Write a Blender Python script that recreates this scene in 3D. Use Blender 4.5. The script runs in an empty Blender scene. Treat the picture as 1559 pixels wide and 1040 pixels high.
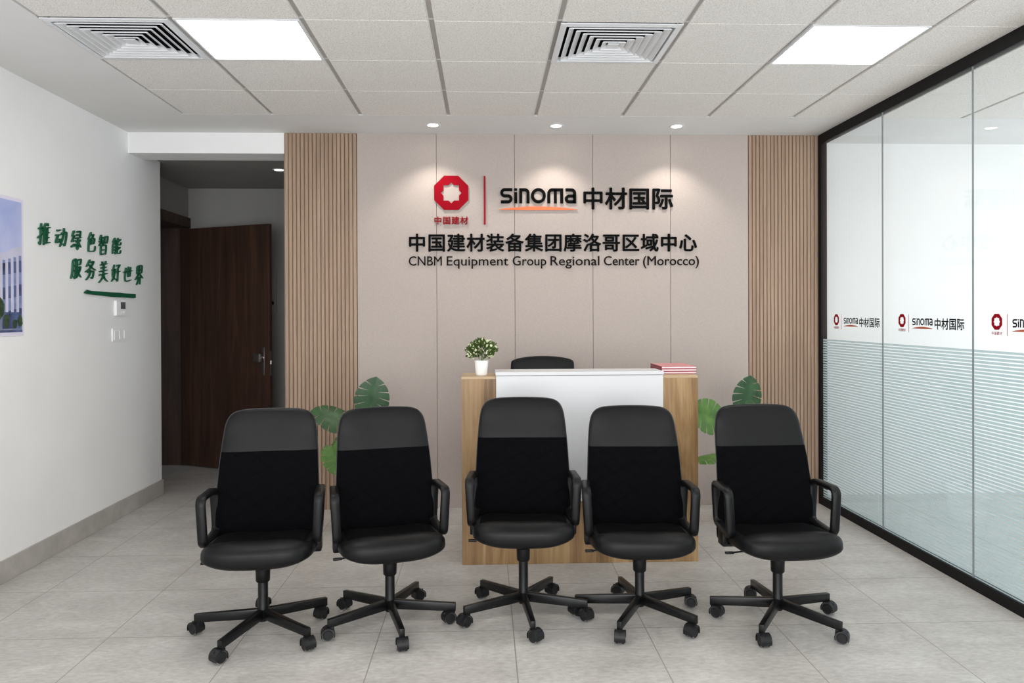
import bpy, bmesh, math, random
from mathutils import Vector, Matrix
random.seed(7)
S = bpy.context.scene
COL = S.collection
R = math.radians

# ------------------------------------------------------------------ camera
CAM_H = 1.5708
YAW, PITCH, ROLL, FPX, CY = .03618, .00415, .0038, 1150.0, 484.52
_r = Vector((math.cos(YAW), -math.sin(YAW), 0)); _f = Vector((math.sin(YAW), math.cos(YAW), 0)); _u = Vector((0, 0, 1))
_f2 = _f*math.cos(PITCH) - _u*math.sin(PITCH); _u2 = _u*math.cos(PITCH) + _f*math.sin(PITCH)
_r3 = _r*math.cos(ROLL) - _u2*math.sin(ROLL); _u3 = _u2*math.cos(ROLL) + _r*math.sin(ROLL)
cd = bpy.data.cameras.new('camera'); cam = bpy.data.objects.new('camera', cd); COL.objects.link(cam)
cd.sensor_width = 36; cd.sensor_fit = 'HORIZONTAL'; cd.lens = 36*FPX/1559
cd.shift_y = -(520-CY)/1559
cd.clip_start = .05
cam.matrix_world = Matrix(((_r3.x, _u3.x, -_f2.x, 0), (_r3.y, _u3.y, -_f2.y, 0), (_r3.z, _u3.z, -_f2.z, CAM_H), (0, 0, 0, 1)))
S.camera = cam

# ------------------------------------------------------------------ world, daylight, exposure
S.view_settings.view_transform = 'Standard'; S.view_settings.look = 'None'
S.view_settings.exposure = 0.74; S.view_settings.gamma = 1.0; S.view_settings.use_curve_mapping = False
W = bpy.data.worlds.new('world'); S.world = W; W.use_nodes = True
W.node_tree.nodes['Background'].inputs[0].default_value = (.75, .85, 1, 1)
W.node_tree.nodes['Background'].inputs[1].default_value = .6
def area(name, loc, rot, sx, sy, power, col=(1, 1, 1)):
    l = bpy.data.lights.new(name, 'AREA'); l.shape = 'RECTANGLE'; l.size = sx; l.size_y = sy
    l.energy = power; l.color = col
    o = bpy.data.objects.new(name, l); COL.objects.link(o); o.location = loc; o.rotation_euler = rot
    return o
# area lamps for daylight assumed behind the photographer and added in the next office
area('front_daylight', (0, -2.06, 1.5), (R(96), 0, 0), 4.8, 2.4, 150, (.97, .985, 1))
area('office_daylight', (6.46, 3.6, 1.6), (R(90), 0, R(90)), 5.0, 2.4, 78, (.90, .955, 1))
PANEL = 7.0          # radiance of the LED ceiling panels
SPOT_W = 15          # the three downlights over the sign

# ------------------------------------------------------------------ materials
def srgb(r, g, b):
    f = lambda c: (c/255/12.92 if c <= 10 else ((c/255+.055)/1.055)**2.4)
    return (f(r), f(g), f(b), 1)
class M:
    def __init__(s, name, col=(200, 200, 200), rough=.5, metal=0, spec=.5):
        s.m = bpy.data.materials.new(name); s.m.use_nodes = True
        s.t = s.m.node_tree; s.b = s.t.nodes['Principled BSDF']
        s.b.inputs['Base Color'].default_value = srgb(*col)
        s.b.inputs['Roughness'].default_value = rough; s.b.inputs['Metallic'].default_value = metal
        s.b.inputs['Specular IOR Level'].default_value = spec
    def n(s, typ, **kw):
        n = s.t.nodes.new(typ)
        for k, v in kw.items():
            if k in n.inputs: n.inputs[k].default_value = v
            else: setattr(n, k, v)
        return n
    def l(s, a, b): s.t.links.new(a, b)
    def coord(s, scale=(1, 1, 1), rot=(0, 0, 0), loc=(0, 0, 0)):
        tc = s.n('ShaderNodeTexCoord'); mp = s.n('ShaderNodeMapping')
        mp.inputs['Scale'].default_value = scale; mp.inputs['Rotation'].default_value = rot; mp.inputs['Location'].default_value = loc
        s.l(tc.outputs['Object'], mp.inputs['Vector']); return mp.outputs['Vector']
    def noise(s, vec, scale, detail=4, rough=.55, dist=0):
        n = s.n('ShaderNodeTexNoise'); n.inputs['Scale'].default_value = scale; n.inputs['Detail'].default_value = detail
        n.inputs['Roughness'].default_value = rough; n.inputs['Distortion'].default_value = dist
        s.l(vec, n.inputs['Vector']); return n.outputs['Fac']
    def ramp(s, fac, stops):
        r = s.n('ShaderNodeValToRGB'); e = r.color_ramp.elements
        while len(e) < len(stops): e.new(.5)
        for i, (p, c) in enumerate(stops): e[i].position = p; e[i].color = srgb(*c)
        s.l(fac, r.inputs['Fac']); return r.outputs['Color']
    def math(s, op, a, b=0, c=0):
        n = s.n('ShaderNodeMath', operation=op)
        for i, v in enumerate((a, b, c)):
            if isinstance(v, (int, float)): n.inputs[i].default_value = v
            else: s.l(v, n.inputs[i])
        return n.outputs[0]
    def mix(s, fac, a, b, mode='MIX'):
        n = s.n('ShaderNodeMix', data_type='RGBA', blend_type=mode)
        for k, v in ((0, fac), (6, a), (7, b)):
            if isinstance(v, (int, float)): n.inputs[k].default_value = v
            elif isinstance(v, tuple): n.inputs[k].default_value = v
            else: s.l(v, n.inputs[k])
        return n.outputs[2]
    def color(s, c): s.l(c, s.b.inputs['Base Color']); return s
    def bump(s, h, strength=.2, dist=.005):
        n = s.n('ShaderNodeBump'); n.inputs['Strength'].default_value = strength; n.inputs['Distance'].default_value = dist
        s.l(h, n.inputs['Height']); s.l(n.outputs[0], s.b.inputs['Normal']); return s

def noisy(name, c1, c2, scale=8, rough=.5, bump=0, bscale=200, spec=.5, stretch=(1, 1, 1)):
    m = M(name, c1, rough, spec=spec); v = m.coord(stretch)
    m.color(m.ramp(m.noise(v, scale), [(.3, c1), (.7, c2)]))
    if bump: m.bump(m.noise(m.coord(), bscale, 2), bump, .002)
    return m.m
def wood(name, stops, sc=(14, 14, 1.1), rough=.45, loc=(0, 0, 0)):
    m = M(name, stops[0][1], rough)
    v = m.coord(sc, loc=loc)
    a = m.noise(v, 1.0, 5, .6, 1.2); b = m.noise(m.coord((sc[0]*9, sc[1]*9, sc[2]*2.5)), 1, 3, .6)
    f = m.math('ADD', m.math('MULTIPLY', a, .75), m.math('MULTIPLY', b, .25))
    m.color(m.ramp(f, stops)); m.bump(b, .08, .001); return m.m
m_wall = noisy('white_wall_paint', (234, 233, 232), (240, 239, 238), 1.5, .6, .06, 60)
m_gyp = noisy('gypsum_ceiling_paint', (222, 221, 219), (228, 227, 225), 1.5, .7)
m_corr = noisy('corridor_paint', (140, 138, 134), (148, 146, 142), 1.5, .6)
m_skirt = noisy('grey_tile_skirting', (160, 156, 150), (178, 174, 168), 9, .5)
m_beige = M('beige_wall_fabric', (190, 176, 166), .75)
_v = m_beige.coord((1, 1, 1)); m_beige.color(m_beige.ramp(m_beige.noise(m_beige.coord((60, 1, 300)), 1, 3), [(.3, (168, 156, 149)), (.7, (180, 168, 161))]))
m_beige.bump(m_beige.noise(m_beige.coord((300, 1, 900)), 1, 2), .1, .001); m_beige = m_beige.m
m_groove = M('panel_joint_brown', (150, 136, 126), .8).m
m_slat = wood('light_oak_slat', [(.3, (134, 110, 90)), (.5, (153, 128, 107)), (.7, (170, 146, 123))], (26, 26, .9), .5)
m_slatback = M('slat_backing', (122, 98, 79), .8).m
m_oak = wood('oak_desk_laminate', [(.36, (92, 66, 38)), (.45, (130, 98, 60)), (.54, (152, 120, 79)), (.64, (172, 142, 101))], (7, 7, .75), .45)
m_oakedge = M('oak_edge_band', (182, 155, 119), .5).m
m_white = M('white_laminate', (208, 208, 210), .4).m
m_door = wood('dark_walnut_door', [(.3, (34, 20, 13)), (.5, (56, 35, 24)), (.7, (80, 53, 38))], (13, 13, .8), .55)
m_black = noisy('black_powder_coated_frame', (13, 13, 14), (17, 17, 18), 30, .6, spec=.2)
m_steel = M('brushed_nickel', (190, 188, 184), .3, 1).m

mf = M('grey_concrete_floor_tile', (170, 166, 160), .38)
v = mf.coord(); sx = mf.n('ShaderNodeSeparateXYZ'); mf.l(v, sx.inputs[0])
fx = mf.math('FRACT', mf.math('ADD', mf.math('DIVIDE', mf.math('SUBTRACT', sx.outputs[0], 2.12), .661), 50))
fy = mf.math('FRACT', mf.math('ADD', mf.math('DIVIDE', mf.math('SUBTRACT', sx.outputs[1], 3.755), .64), 50))
dx = mf.math('MULTIPLY', mf.math('MINIMUM', fx, mf.math('SUBTRACT', 1, fx)), .661)
dy = mf.math('MULTIPLY', mf.math('MINIMUM', fy, mf.math('SUBTRACT', 1, fy)), .64)
grout = mf.math('LESS_THAN', mf.math('MINIMUM', dx, dy), .0028)
c = mf.ramp(mf.noise(mf.coord((1, 1.7, 1)), 2.6, 8, .62, .6), [(.3, (174, 171, 167)), (.52, (190, 187, 183)), (.75, (206, 204, 201))])
fleck = mf.ramp(mf.noise(mf.coord((1, 2.2, 1)), 24, 5, .7), [(.35, (214, 212, 208)), (.62, (255, 255, 255))])
c = mf.mix(.75, c, fleck, 'MULTIPLY')
# each tile a slightly different tone
wn = mf.n('ShaderNodeTexWhiteNoise', noise_dimensions='2D'); cb = mf.n('ShaderNodeCombineXYZ')
mf.l(mf.math('FLOOR', mf.math('DIVIDE', mf.math('SUBTRACT', sx.outputs[0], 2.12), .661)), cb.inputs[0])
mf.l(mf.math('FLOOR', mf.math('DIVIDE', mf.math('SUBTRACT', sx.outputs[1], 3.755), .64)), cb.inputs[1]); mf.l(cb.outputs[0], wn.inputs['Vector'])
c = mf.mix(mf.math('MULTIPLY', wn.outputs['Value'], .10), c, srgb(160, 156, 150))
mf.color(mf.mix(grout, c, srgb(140, 134, 127)))
mf.bump(grout, -.3, .002); m_floor = mf.m

mt = M('mineral_fibre_ceiling_tile', (222, 217, 211), .85, spec=.2)
nz = mt.noise(mt.coord(), 150, 3, .75)
mt.color(mt.ramp(nz, [(.36, (206, 201, 195)), (.5, (232, 228, 223)), (.62, (242, 239, 235))])); mt.bump(nz, .5, .004); m_tile = mt.m
m_grid = M('ceiling_grid_grey', (176, 172, 168), .5).m
m_gridlip = M('ceiling_grid_white', (226, 224, 221), .45).m
m_alu = M('white_aluminium', (224, 225, 227), .4).m
m_dark = M('dark_void', (10, 10, 11), .9).m
def emit(name, col, st):
    m = bpy.data.materials.new(name); m.use_nodes = True; b = m.node_tree.nodes['Principled BSDF']
    b.inputs['Base Color'].default_value = (.9, .9, .9, 1); b.inputs['Emission Color'].default_value = (*col, 1); b.inputs['Emission Strength'].default_value = st
    return m
m_led = emit('lit_led_diffuser', (1, .985, .965), PANEL)
m_lens = emit('lit_downlight_lens', (1, .95, .88), 12)

mg = M('clear_partition_glass'); t = mg.t; out = t.nodes['Material Output']; t.nodes.remove(mg.b)
lw = mg.n('ShaderNodeLayerWeight'); lw.inputs['Blend'].default_value = .5
F = mg.math('ADD', .045, mg.math('MULTIPLY', .95, mg.math('POWER', lw.outputs['Facing'], 5)))
tr = mg.n('ShaderNodeBsdfTransparent'); tr.inputs[0].default_value = (.965, .98, .975, 1)
gl = mg.n('ShaderNodeBsdfGlossy'); gl.inputs['Roughness'].default_value = .0
mx = mg.n('ShaderNodeMixShader'); mg.l(F, mx.inputs[0]); mg.l(tr.outputs[0], mx.inputs[1]); mg.l(gl.outputs[0], mx.inputs[2]); mg.l(mx.outputs[0], out.inputs[0])
m_glass = mg.m
mq = M('frosted_film'); t = mq.t; out = t.nodes['Material Output']; t.nodes.remove(mq.b)
tl = mq.n('ShaderNodeBsdfTranslucent'); tl.inputs[0].default_value = srgb(214, 224, 226)
df = mq.n('ShaderNodeBsdfDiffuse'); df.inputs[0].default_value = srgb(212, 222, 224)
tp = mq.n('ShaderNodeBsdfTransparent'); tp.inputs[0].default_value = (.95, .98, .98, 1)
a1 = mq.n('ShaderNodeMixShader'); a1.inputs[0].default_value = .45; mq.l(tl.outputs[0], a1.inputs[1]); mq.l(df.outputs[0], a1.inputs[2])
a2 = mq.n('ShaderNodeMixShader'); a2.inputs[0].default_value = .12; mq.l(a1.outputs[0], a2.inputs[1]); mq.l(tp.outputs[0], a2.inputs[2]); mq.l(a2.outputs[0], out.inputs[0])
m_film = mq.m
m_joint = M('glass_joint_silicone', (120, 126, 128), .4).m

m_leather = noisy('black_leather', (14, 14, 15), (17, 17, 18), 30, .42, .12, 420, .19)
mb = M('black_quilted_fabric', (5, 5, 6), .9, spec=.06)
v = mb.coord(); sp = mb.n('ShaderNodeSeparateXYZ'); mb.l(v, sp.inputs[0])
def band(e, w): 
    f = mb.math('FRACT', mb.math('ADD', e, 50)); return mb.math('LESS_THAN', mb.math('MINIMUM', f, mb.math('SUBTRACT', 1, f)), w)
e1 = mb.math('ADD', mb.math('MULTIPLY', sp.outputs[0], 11), mb.math('MULTIPLY', mb.math('ADD', sp.outputs[2], sp.outputs[1]), 11))
e2 = mb.math('SUBTRACT', mb.math('MULTIPLY', sp.outputs[0], 7), mb.math('MULTIPLY', mb.math('ADD', sp.outputs[2], sp.outputs[1]), 11))
q = mb.math('MAXIMUM', band(e1, .03), band(e2, .03))
mb.color(mb.mix(q, srgb(6, 6, 8), srgb(2, 2, 3)))
mb.bump(mb.math('SUBTRACT', mb.math('MULTIPLY', mb.noise(mb.coord(), 900, 1), .15), q), .2, .002); m_quilt = mb.m
m_plastic = noisy('black_plastic', (11, 11, 12), (14, 14, 15), 60, .42, .05, 700, .24)
m_pipe = M('charcoal_piping', (34, 34, 35), .4, spec=.4).m
m_metal = M('black_steel', (11, 11, 12), .34, spec=.35).m
m_cast = M('charcoal_caster_plastic', (24, 24, 26), .45, spec=.3).m
m_rim = M('grey_caster_tread', (120, 120, 120), .5).m

m_red = M('red_acrylic', (142, 8, 26), .6, spec=.05).m
m_redbar = M('dark_red_acrylic', (150, 28, 42), .6, spec=.05).m
m_blk = M('black_acrylic', (9, 9, 9), .6, spec=.05).m
m_en = M('dark_brown_acrylic', (24, 20, 18), .6, spec=.05).m
m_orange = M('orange_acrylic', (226, 122, 84), .6, spec=.05).m
m_decor = M('brick_orange_print', (176, 88, 58), .4).m
m_decblk = M('black_print', (14, 14, 17), .6, spec=.05).m
m_green = M('green_painted_letter', (8, 84, 54), .5).m
m_plate = M('white_switch_plastic', (236, 236, 235), .55).m
m_panel = M('grey_cabinet_paint', (150, 148, 144), .6).m
m_lcd = M('grey_lcd', (88, 88, 90), .25).m
m_book = M('pink_red_cover', (206, 132, 134), .4).m
m_bookspine = M('dark_red_cover_edge', (140, 58, 70), .45).m
m_paper = M('pinkish_paper', (244, 218, 220), .7).m
m_pot = M('white_ceramic', (240, 239, 235), .35).m
m_soil = noisy('soil', (50, 36, 26), (76, 56, 42), 60, .9)
def leafmat(name, c1, c2, rough=.45):
    m = M(name, c1, rough); m.color(m.ramp(m.noise(m.coord(), 14, 4), [(.3, c1), (.7, c2)]))
    m.b.inputs['Subsurface Weight'].default_value = 0; return m.m
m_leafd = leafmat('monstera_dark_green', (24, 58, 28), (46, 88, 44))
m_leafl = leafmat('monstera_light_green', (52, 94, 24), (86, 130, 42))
m_stem = M('green_stem', (84, 116, 52), .5).m
m_fol1 = leafmat('small_leaf_green', (44, 64, 20), (84, 106, 40))
m_fol2 = M('small_leaf_cream', (226, 230, 190), .5).m

# ------------------------------------------------------------------ mesh helpers
def new(): return bmesh.new()
def obj(name, bm, mats, parent=None, smooth=None, matrix=None):
    me = bpy.data.meshes.new(name)
    if matrix is not None: bm.transform(matrix)
    bmesh.ops.recalc_face_normals(bm, faces=bm.faces[:])
    bm.to_mesh(me); bm.free()
    for m in (mats if isinstance(mats, (list, tuple)) else [mats]): me.materials.append(m)
    if smooth is not None:
        for p in me.polygons: p.use_smooth = True
        try: me.set_sharp_from_angle(angle=R(smooth))
        except Exception: pass
    o = bpy.data.objects.new(name, me); COL.objects.link(o)
    if parent: o.parent = parent
    return o
def tag(o, label, cat, group=None):
    o['label'] = label; o['category'] = cat
    if group: o['group'] = group
    return o
def thing(name, label, cat, loc=(0, 0, 0), rz=0, group=None):
    o = bpy.data.objects.new(name, None); COL.objects.link(o); o.empty_display_size = .1
    o.location = loc; o.rotation_euler = (0, 0, rz); return tag(o, label, cat, group)
def struct(o, label=None, cat=None):
    o['kind'] = 'structure'
    if label: o['label'] = label; o['category'] = cat
    return o
def sroot(name, label, cat, loc=(0, 0, 0)):
    o = bpy.data.objects.new(name, None); COL.objects.link(o); o.location = loc; return struct(o, label, cat)
def box(bm, x0, x1, y0, y1, z0, z1, bev=0, mi=0, seg=2):
    vs = [bm.verts.new((x, y, z)) for x in (x0, x1) for y in (y0, y1) for z in (z0, z1)]
    fs = [bm.faces.new([vs[i] for i in q]) for q in ((0, 1, 3, 2), (4, 6, 7, 5), (0, 4, 5, 1), (2, 3, 7, 6), (0, 2, 6, 4), (1, 5, 7, 3))]
    for f in fs: f.material_index = mi
    if bev:
        es = list({e for f in fs for e in f.edges})
        r = bmesh.ops.bevel(bm, geom=es, offset=bev, segments=seg, affect='EDGES', profile=.5)
        for f in r['faces']: f.material_index = mi
    return vs
def cyl(bm, p0, p1, r0, r1=None, n=20, mi=0, cap=True):
    r1 = r0 if r1 is None else r1; p0 = Vector(p0); p1 = Vector(p1); d = (p1-p0).normalized()
    a = d.orthogonal().normalized(); b = d.cross(a)
    A = [bm.verts.new(p0+(a*math.cos(2*math.pi*i/n)+b*math.sin(2*math.pi*i/n))*r0) for i in range(n)]
    B = [bm.verts.new(p1+(a*math.cos(2*math.pi*i/n)+b*math.sin(2*math.pi*i/n))*r1) for i in range(n)]
    fs = [bm.faces.new((A[i], A[(i+1) % n], B[(i+1) % n], B[i])) for i in range(n)]
    if cap: fs += [bm.faces.new(A[::-1]), bm.faces.new(B)]
    for f in fs: f.material_index = mi
def lathe(bm, prof, n=32, mi=0, axis='Z', org=(0, 0, 0)):
    org = Vector(org)
    def P(r, h, a):
        c, s = math.cos(a)*r, math.sin(a)*r
        return org + (Vector((c, s, h)) if axis == 'Z' else Vector((h, c, s)) if axis == 'X' else Vector((c, h, s)))
    rows = []
    for r, h in prof:
        rows.append([bm.verts.new(P(0, h, 0))] if r < 1e-6 else [bm.verts.new(P(r, h, 2*math.pi*i/n)) for i in range(n)])
    for k in range(len(rows)-1):
        A, B = rows[k], rows[k+1]
        for i in range(n):
            j = (i+1) % n
            q = [A[i % len(A)], A[j % len(A)], B[j % len(B)], B[i % len(B)]]
            q2 = []
            for w in q:
                if w not in q2: q2.append(w)
            if len(q2) > 2:
                f = bm.faces.new(q2); f.material_index = mi(k) if callable(mi) else mi
def crom(pts, k=3, closed=False):
    n = len(pts); out = []
    rng = range(n if closed else n-1)
    for i in rng:
        p = [Vector(pts[(i+d) % n]) if closed else Vector(pts[min(max(i+d, 0), n-1)]) for d in (-1, 0, 1, 2)]
        for s in range(k):
            t = s/k
            out.append(.5*((2*p[1])+(-p[0]+p[2])*t+(2*p[0]-5*p[1]+4*p[2]-p[3])*t*t+(-p[0]+3*p[1]-3*p[2]+p[3])*t**3))
    if not closed: out.append(Vector(pts[-1]))
    return out
def tube(bm, pts, r, n=8, mi=0):
    pts = [Vector(p) for p in pts]; rows = []; ref = None
    for i, p in enumerate(pts):
        d = (pts[min(i+1, len(pts)-1)]-pts[max(i-1, 0)]).normalized()
        ref = d.orthogonal().normalized() if ref is None else (ref-d*ref.dot(d)).normalized()
        b = d.cross(ref); rr = r(i/(len(pts)-1)) if callable(r) else r
        rows.append([bm.verts.new(p+(ref*math.cos(2*math.pi*k/n)+b*math.sin(2*math.pi*k/n))*rr) for k in range(n)])
    for A, B in zip(rows, rows[1:]):
        for k in range(n): bm.faces.new((A[k], A[(k+1) % n], B[(k+1) % n], B[k])).material_index = mi
    bm.faces.new(rows[0][::-1]); bm.faces.new(rows[-1])
def pad(bm, outline, center, rhos, fn):
    """closed cushion: outline (list of 2D), fn(p2, rho, side)->3D"""
    c = Vector(center); rings = {}
    for side in (1, -1):
        for ri, rho in enumerate(rhos):
            if rho == 1 and side == -1: rings[(side, ri)] = rings[(1, ri)]; continue
            if rho == 0: rings[(side, ri)] = [bm.verts.new(fn(c, 0, side))]; continue
            rings[(side, ri)] = [bm.verts.new(fn(c+(Vector(p)-c)*rho, rho, side)) for p in outline]
    n = len(outline)
    for side in (1, -1):
        for ri in range(len(rhos)-1):
            A, B = rings[(side, ri)], rings[(side, ri+1)]
            for i in range(n):
                j = (i+1) % n
                bm.faces.new((A[0], B[i], B[j]) if len(A) == 1 else (A[i], B[i], B[j], A[j]))
def ribbon(bm, pts, w, z0, z1, closed=False, mi=0):
    """flat stroke of constant or tapered width, mitred, extruded z0..z1 (local xy)"""
    P = [Vector((p[0], p[1])) for p in pts]; n = len(P); Ls = []
    for i in range(n):
        a = P[(i-1) % n] if (closed or i > 0) else None; b = P[(i+1) % n] if (closed or i < n-1) else None
        d1 = (P[i]-a).normalized() if a is not None else None; d2 = (b-P[i]).normalized() if b is not None else None
        d1 = d2 if d1 is None else d1; d2 = d1 if d2 is None else d2
        n1 = Vector((-d1.y, d1.x)); n2 = Vector((-d2.y, d2.x)); m = n1+n2
        m = n1 if m.length < .2 else m.normalized()
        k = 1/max(.45, m.dot(n1)); ww = (w[i] if isinstance(w, (list, tuple)) else w)/2
        Ls.append((P[i]+m*ww*k, P[i]-m*ww*k))
    V = [[bm.verts.new((q.x, q.y, z)) for q in pr for z in (z0, z1)] for pr in Ls]   # l0 l1 r0 r1
    for i in range(n if closed else n-1):
        A, B = V[i], V[(i+1) % n]
        for q in ((A[1], B[1], B[3], A[3]), (A[0], A[2], B[2], B[0]), (A[0], B[0], B[1], A[1]), (A[2], A[3], B[3], B[2])):
            bm.faces.new(q).material_index = mi
    if not closed:
        for A in (V[0], V[-1]): bm.faces.new((A[0], A[1], A[3], A[2])).material_index = mi
def prism(bm, poly, z0, z1, mi=0):
    A = [bm.verts.new((p[0], p[1], z0)) for p in poly]; B = [bm.verts.new((p[0], p[1], z1)) for p in poly]; n = len(poly)
    fs = [bm.faces.new(A[::-1]), bm.faces.new(B)] + [bm.faces.new((A[i], A[(i+1) % n], B[(i+1) % n], B[i])) for i in range(n)]
    for f in fs: f.material_index = mi
def arc(cx, cy, rx, ry, a0, a1, n=8): return [(cx+rx*math.cos(R(a0+(a1-a0)*i/n)), cy+ry*math.sin(R(a0+(a1-a0)*i/n))) for i in range(n+1)]

# frames: local x = reading direction, local y = up, local z = out of the wall
def frame(o, x, z): 
    x = Vector(x).normalized(); z = Vector(z).normalized(); y = z.cross(x)
    return Matrix(((x.x, y.x, z.x, o[0]), (x.y, y.y, z.y, o[1]), (x.z, y.z, z.z, o[2]), (0, 0, 0, 1)))
def text(name, body, mat, parent, M4, x, y, size, bold=0, thick=.01, base=0, fitw=None, xs=1.0):
    """text laid on local frame M4 with its left bottom near (x, y)"""
    cu = bpy.data.curves.new('lettering', 'FONT'); cu.body = body; cu.size = size; cu.extrude = thick/2; cu.resolution_u = 3
    to = bpy.data.objects.new('lettering', cu); COL.objects.link(to)
    bpy.context.view_layer.update(); dg = bpy.context.evaluated_depsgraph_get()
    me = bpy.data.meshes.new_from_object(to.evaluated_get(dg)); bpy.data.objects.remove(to); bpy.data.curves.remove(cu)
    if fitw:
        x0 = min(v.co.x for v in me.vertices); x1 = max(v.co.x for v in me.vertices); k = fitw/(x1-x0)
        for v in me.vertices: v.co.x = (v.co.x-x0)*k
    elif xs != 1:
        for v in me.vertices: v.co.x *= xs
    if bold:
        b = bmesh.new(); b.from_mesh(me); src = b.copy()
        tmp = bpy.data.meshes.new('lettering'); src.to_mesh(tmp); src.free()
        for q in range(8):
            b2 = bmesh.new(); b2.from_mesh(tmp); bmesh.ops.translate(b2, vec=(bold*math.cos(q*math.pi/4), bold*math.sin(q*math.pi/4), -.00002*(q+1)), verts=b2.verts[:])
            t2 = bpy.data.meshes.new('lettering'); b2.to_mesh(t2); b2.free(); b.from_mesh(t2); bpy.data.meshes.remove(t2)
        b.to_mesh(me); b.free(); bpy.data.meshes.remove(tmp)
    me.transform(Matrix.Translation((x, y, base+thick/2))); me.transform(M4)
    me.materials.clear(); me.materials.append(mat); me.name = name
    o = bpy.data.objects.new(name, me); COL.objects.link(o); o.parent = parent
    return o
def local(parent, M4):
    """frame relative to a parent that sits at a world location without rotation"""
    return Matrix.Translation(-Vector(parent.location)) @ M4

# ------------------------------------------------------------------ room shell
CZ = 3.048; XL = -2.85; XG = 2.77; YB = 6.165; YR = -2.1; XO = 6.5
bm = new(); box(bm, -3.9, XO, YR-.1, 8.4, -.06, 0); struct(obj('floor', bm, m_floor), 'grey concrete-look tiled floor', 'floor')

# ceiling: gypsum margins, tile field, recessed grid
TX0, TDX = -2.1995, .6452; TY1, TDY = 5.606, .6
NX0, NX1 = 0, 13; NY = 13
xs_ = [TX0+TDX*i for i in range(NX1+1)]
ys_ = [TY1-TDY*j for j in range(NY+1)]
vents = {(0, 2), (4, 2)}; lights = {(1, 2), (6, 2), (1, 6), (6, 6), (3, 6), (1, 10), (6, 10), (10, 2), (10, 6), (10, 9)}
ceil = sroot('ceiling', 'suspended tile ceiling with plain margins', 'ceiling')
bm = new()
box(bm, XL-.15, xs_[0], YR, YB, CZ, CZ+.05); box(bm, xs_[0], XO, TY1, 6.46, CZ, CZ+.05)
box(bm, XL-.15, xs_[0], YB, 6.46, CZ, CZ+.05); box(bm, XL-.15, XO, YR-.1, 8.4, CZ+.24, CZ+.28)
obj('ceiling_margin', bm, m_gyp, ceil)
bm = new()
for i in range(NX1):
    for j in range(NY):
        if (i, j) in vents or (i, j) in lights: continue
        x0, x1 = xs_[i]+.016, xs_[i+1]-.016; y1, y0 = ys_[j]-.0025, ys_[j+1]+.0025
        if x1 > XO: continue
        box(bm, x0, x1, y0, y1, CZ, CZ+.018, .002, 0, 1)
obj('ceiling_tiles', bm, m_tile, ceil)
bm = new()
for i in range(NX1+1):
    if xs_[i] > XO: continue
    box(bm, xs_[i]-.020, xs_[i]+.020, YR, TY1, CZ+.012, CZ+.03, 0, 0)
    box(bm, xs_[i]-.0155, xs_[i]-.0105, YR, TY1, CZ+.001, CZ+.02, 0, 1)
for j in range(NY+1): box(bm, xs_[0], XO, ys_[j]-.006, ys_[j]+.006, CZ+.005, CZ+.03, 0, 0)
obj('ceiling_grid', bm, [m_grid, m_gridlip], ceil)

def cell(i, j): return xs_[i], xs_[i+1], ys_[j+1], ys_[j]
def led(i, j, label):
    x0, x1, y0, y1 = cell(i, j); cx, cy = (x0+x1)/2, (y0+y1)/2; hx, hy = (x1-x0)/2-.012, (y1-y0)/2-.003
    t = thing('ceiling_light', label, 'ceiling light', (cx, cy, CZ), group='lit ceiling panels'+(' outside the picture' if 'outside' in label else ''))
    bm = new()
    for a in ((-hx, hx, -hy, -hy+.012), (-hx, hx, hy-.012, hy), (-hx, -hx+.012, -hy+.012, hy-.012), (hx-.012, hx, -hy+.012, hy-.012)): box(bm, *a, -.004, .012)
    obj('frame', bm, m_alu, t)
    bm = new(); box(bm, -hx+.012, hx-.012, -hy+.012, hy-.012, 0, .01); obj('diffuser', bm, m_led, t)
LBL = {(1, 2): 'square lit ceiling panel beside the left air vent', (6, 2): 'square lit ceiling panel near the glass partition, right of the middle vent'}
for k in sorted(lights): led(*k, LBL.get(k, 'square lit ceiling panel outside the picture'))
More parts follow.
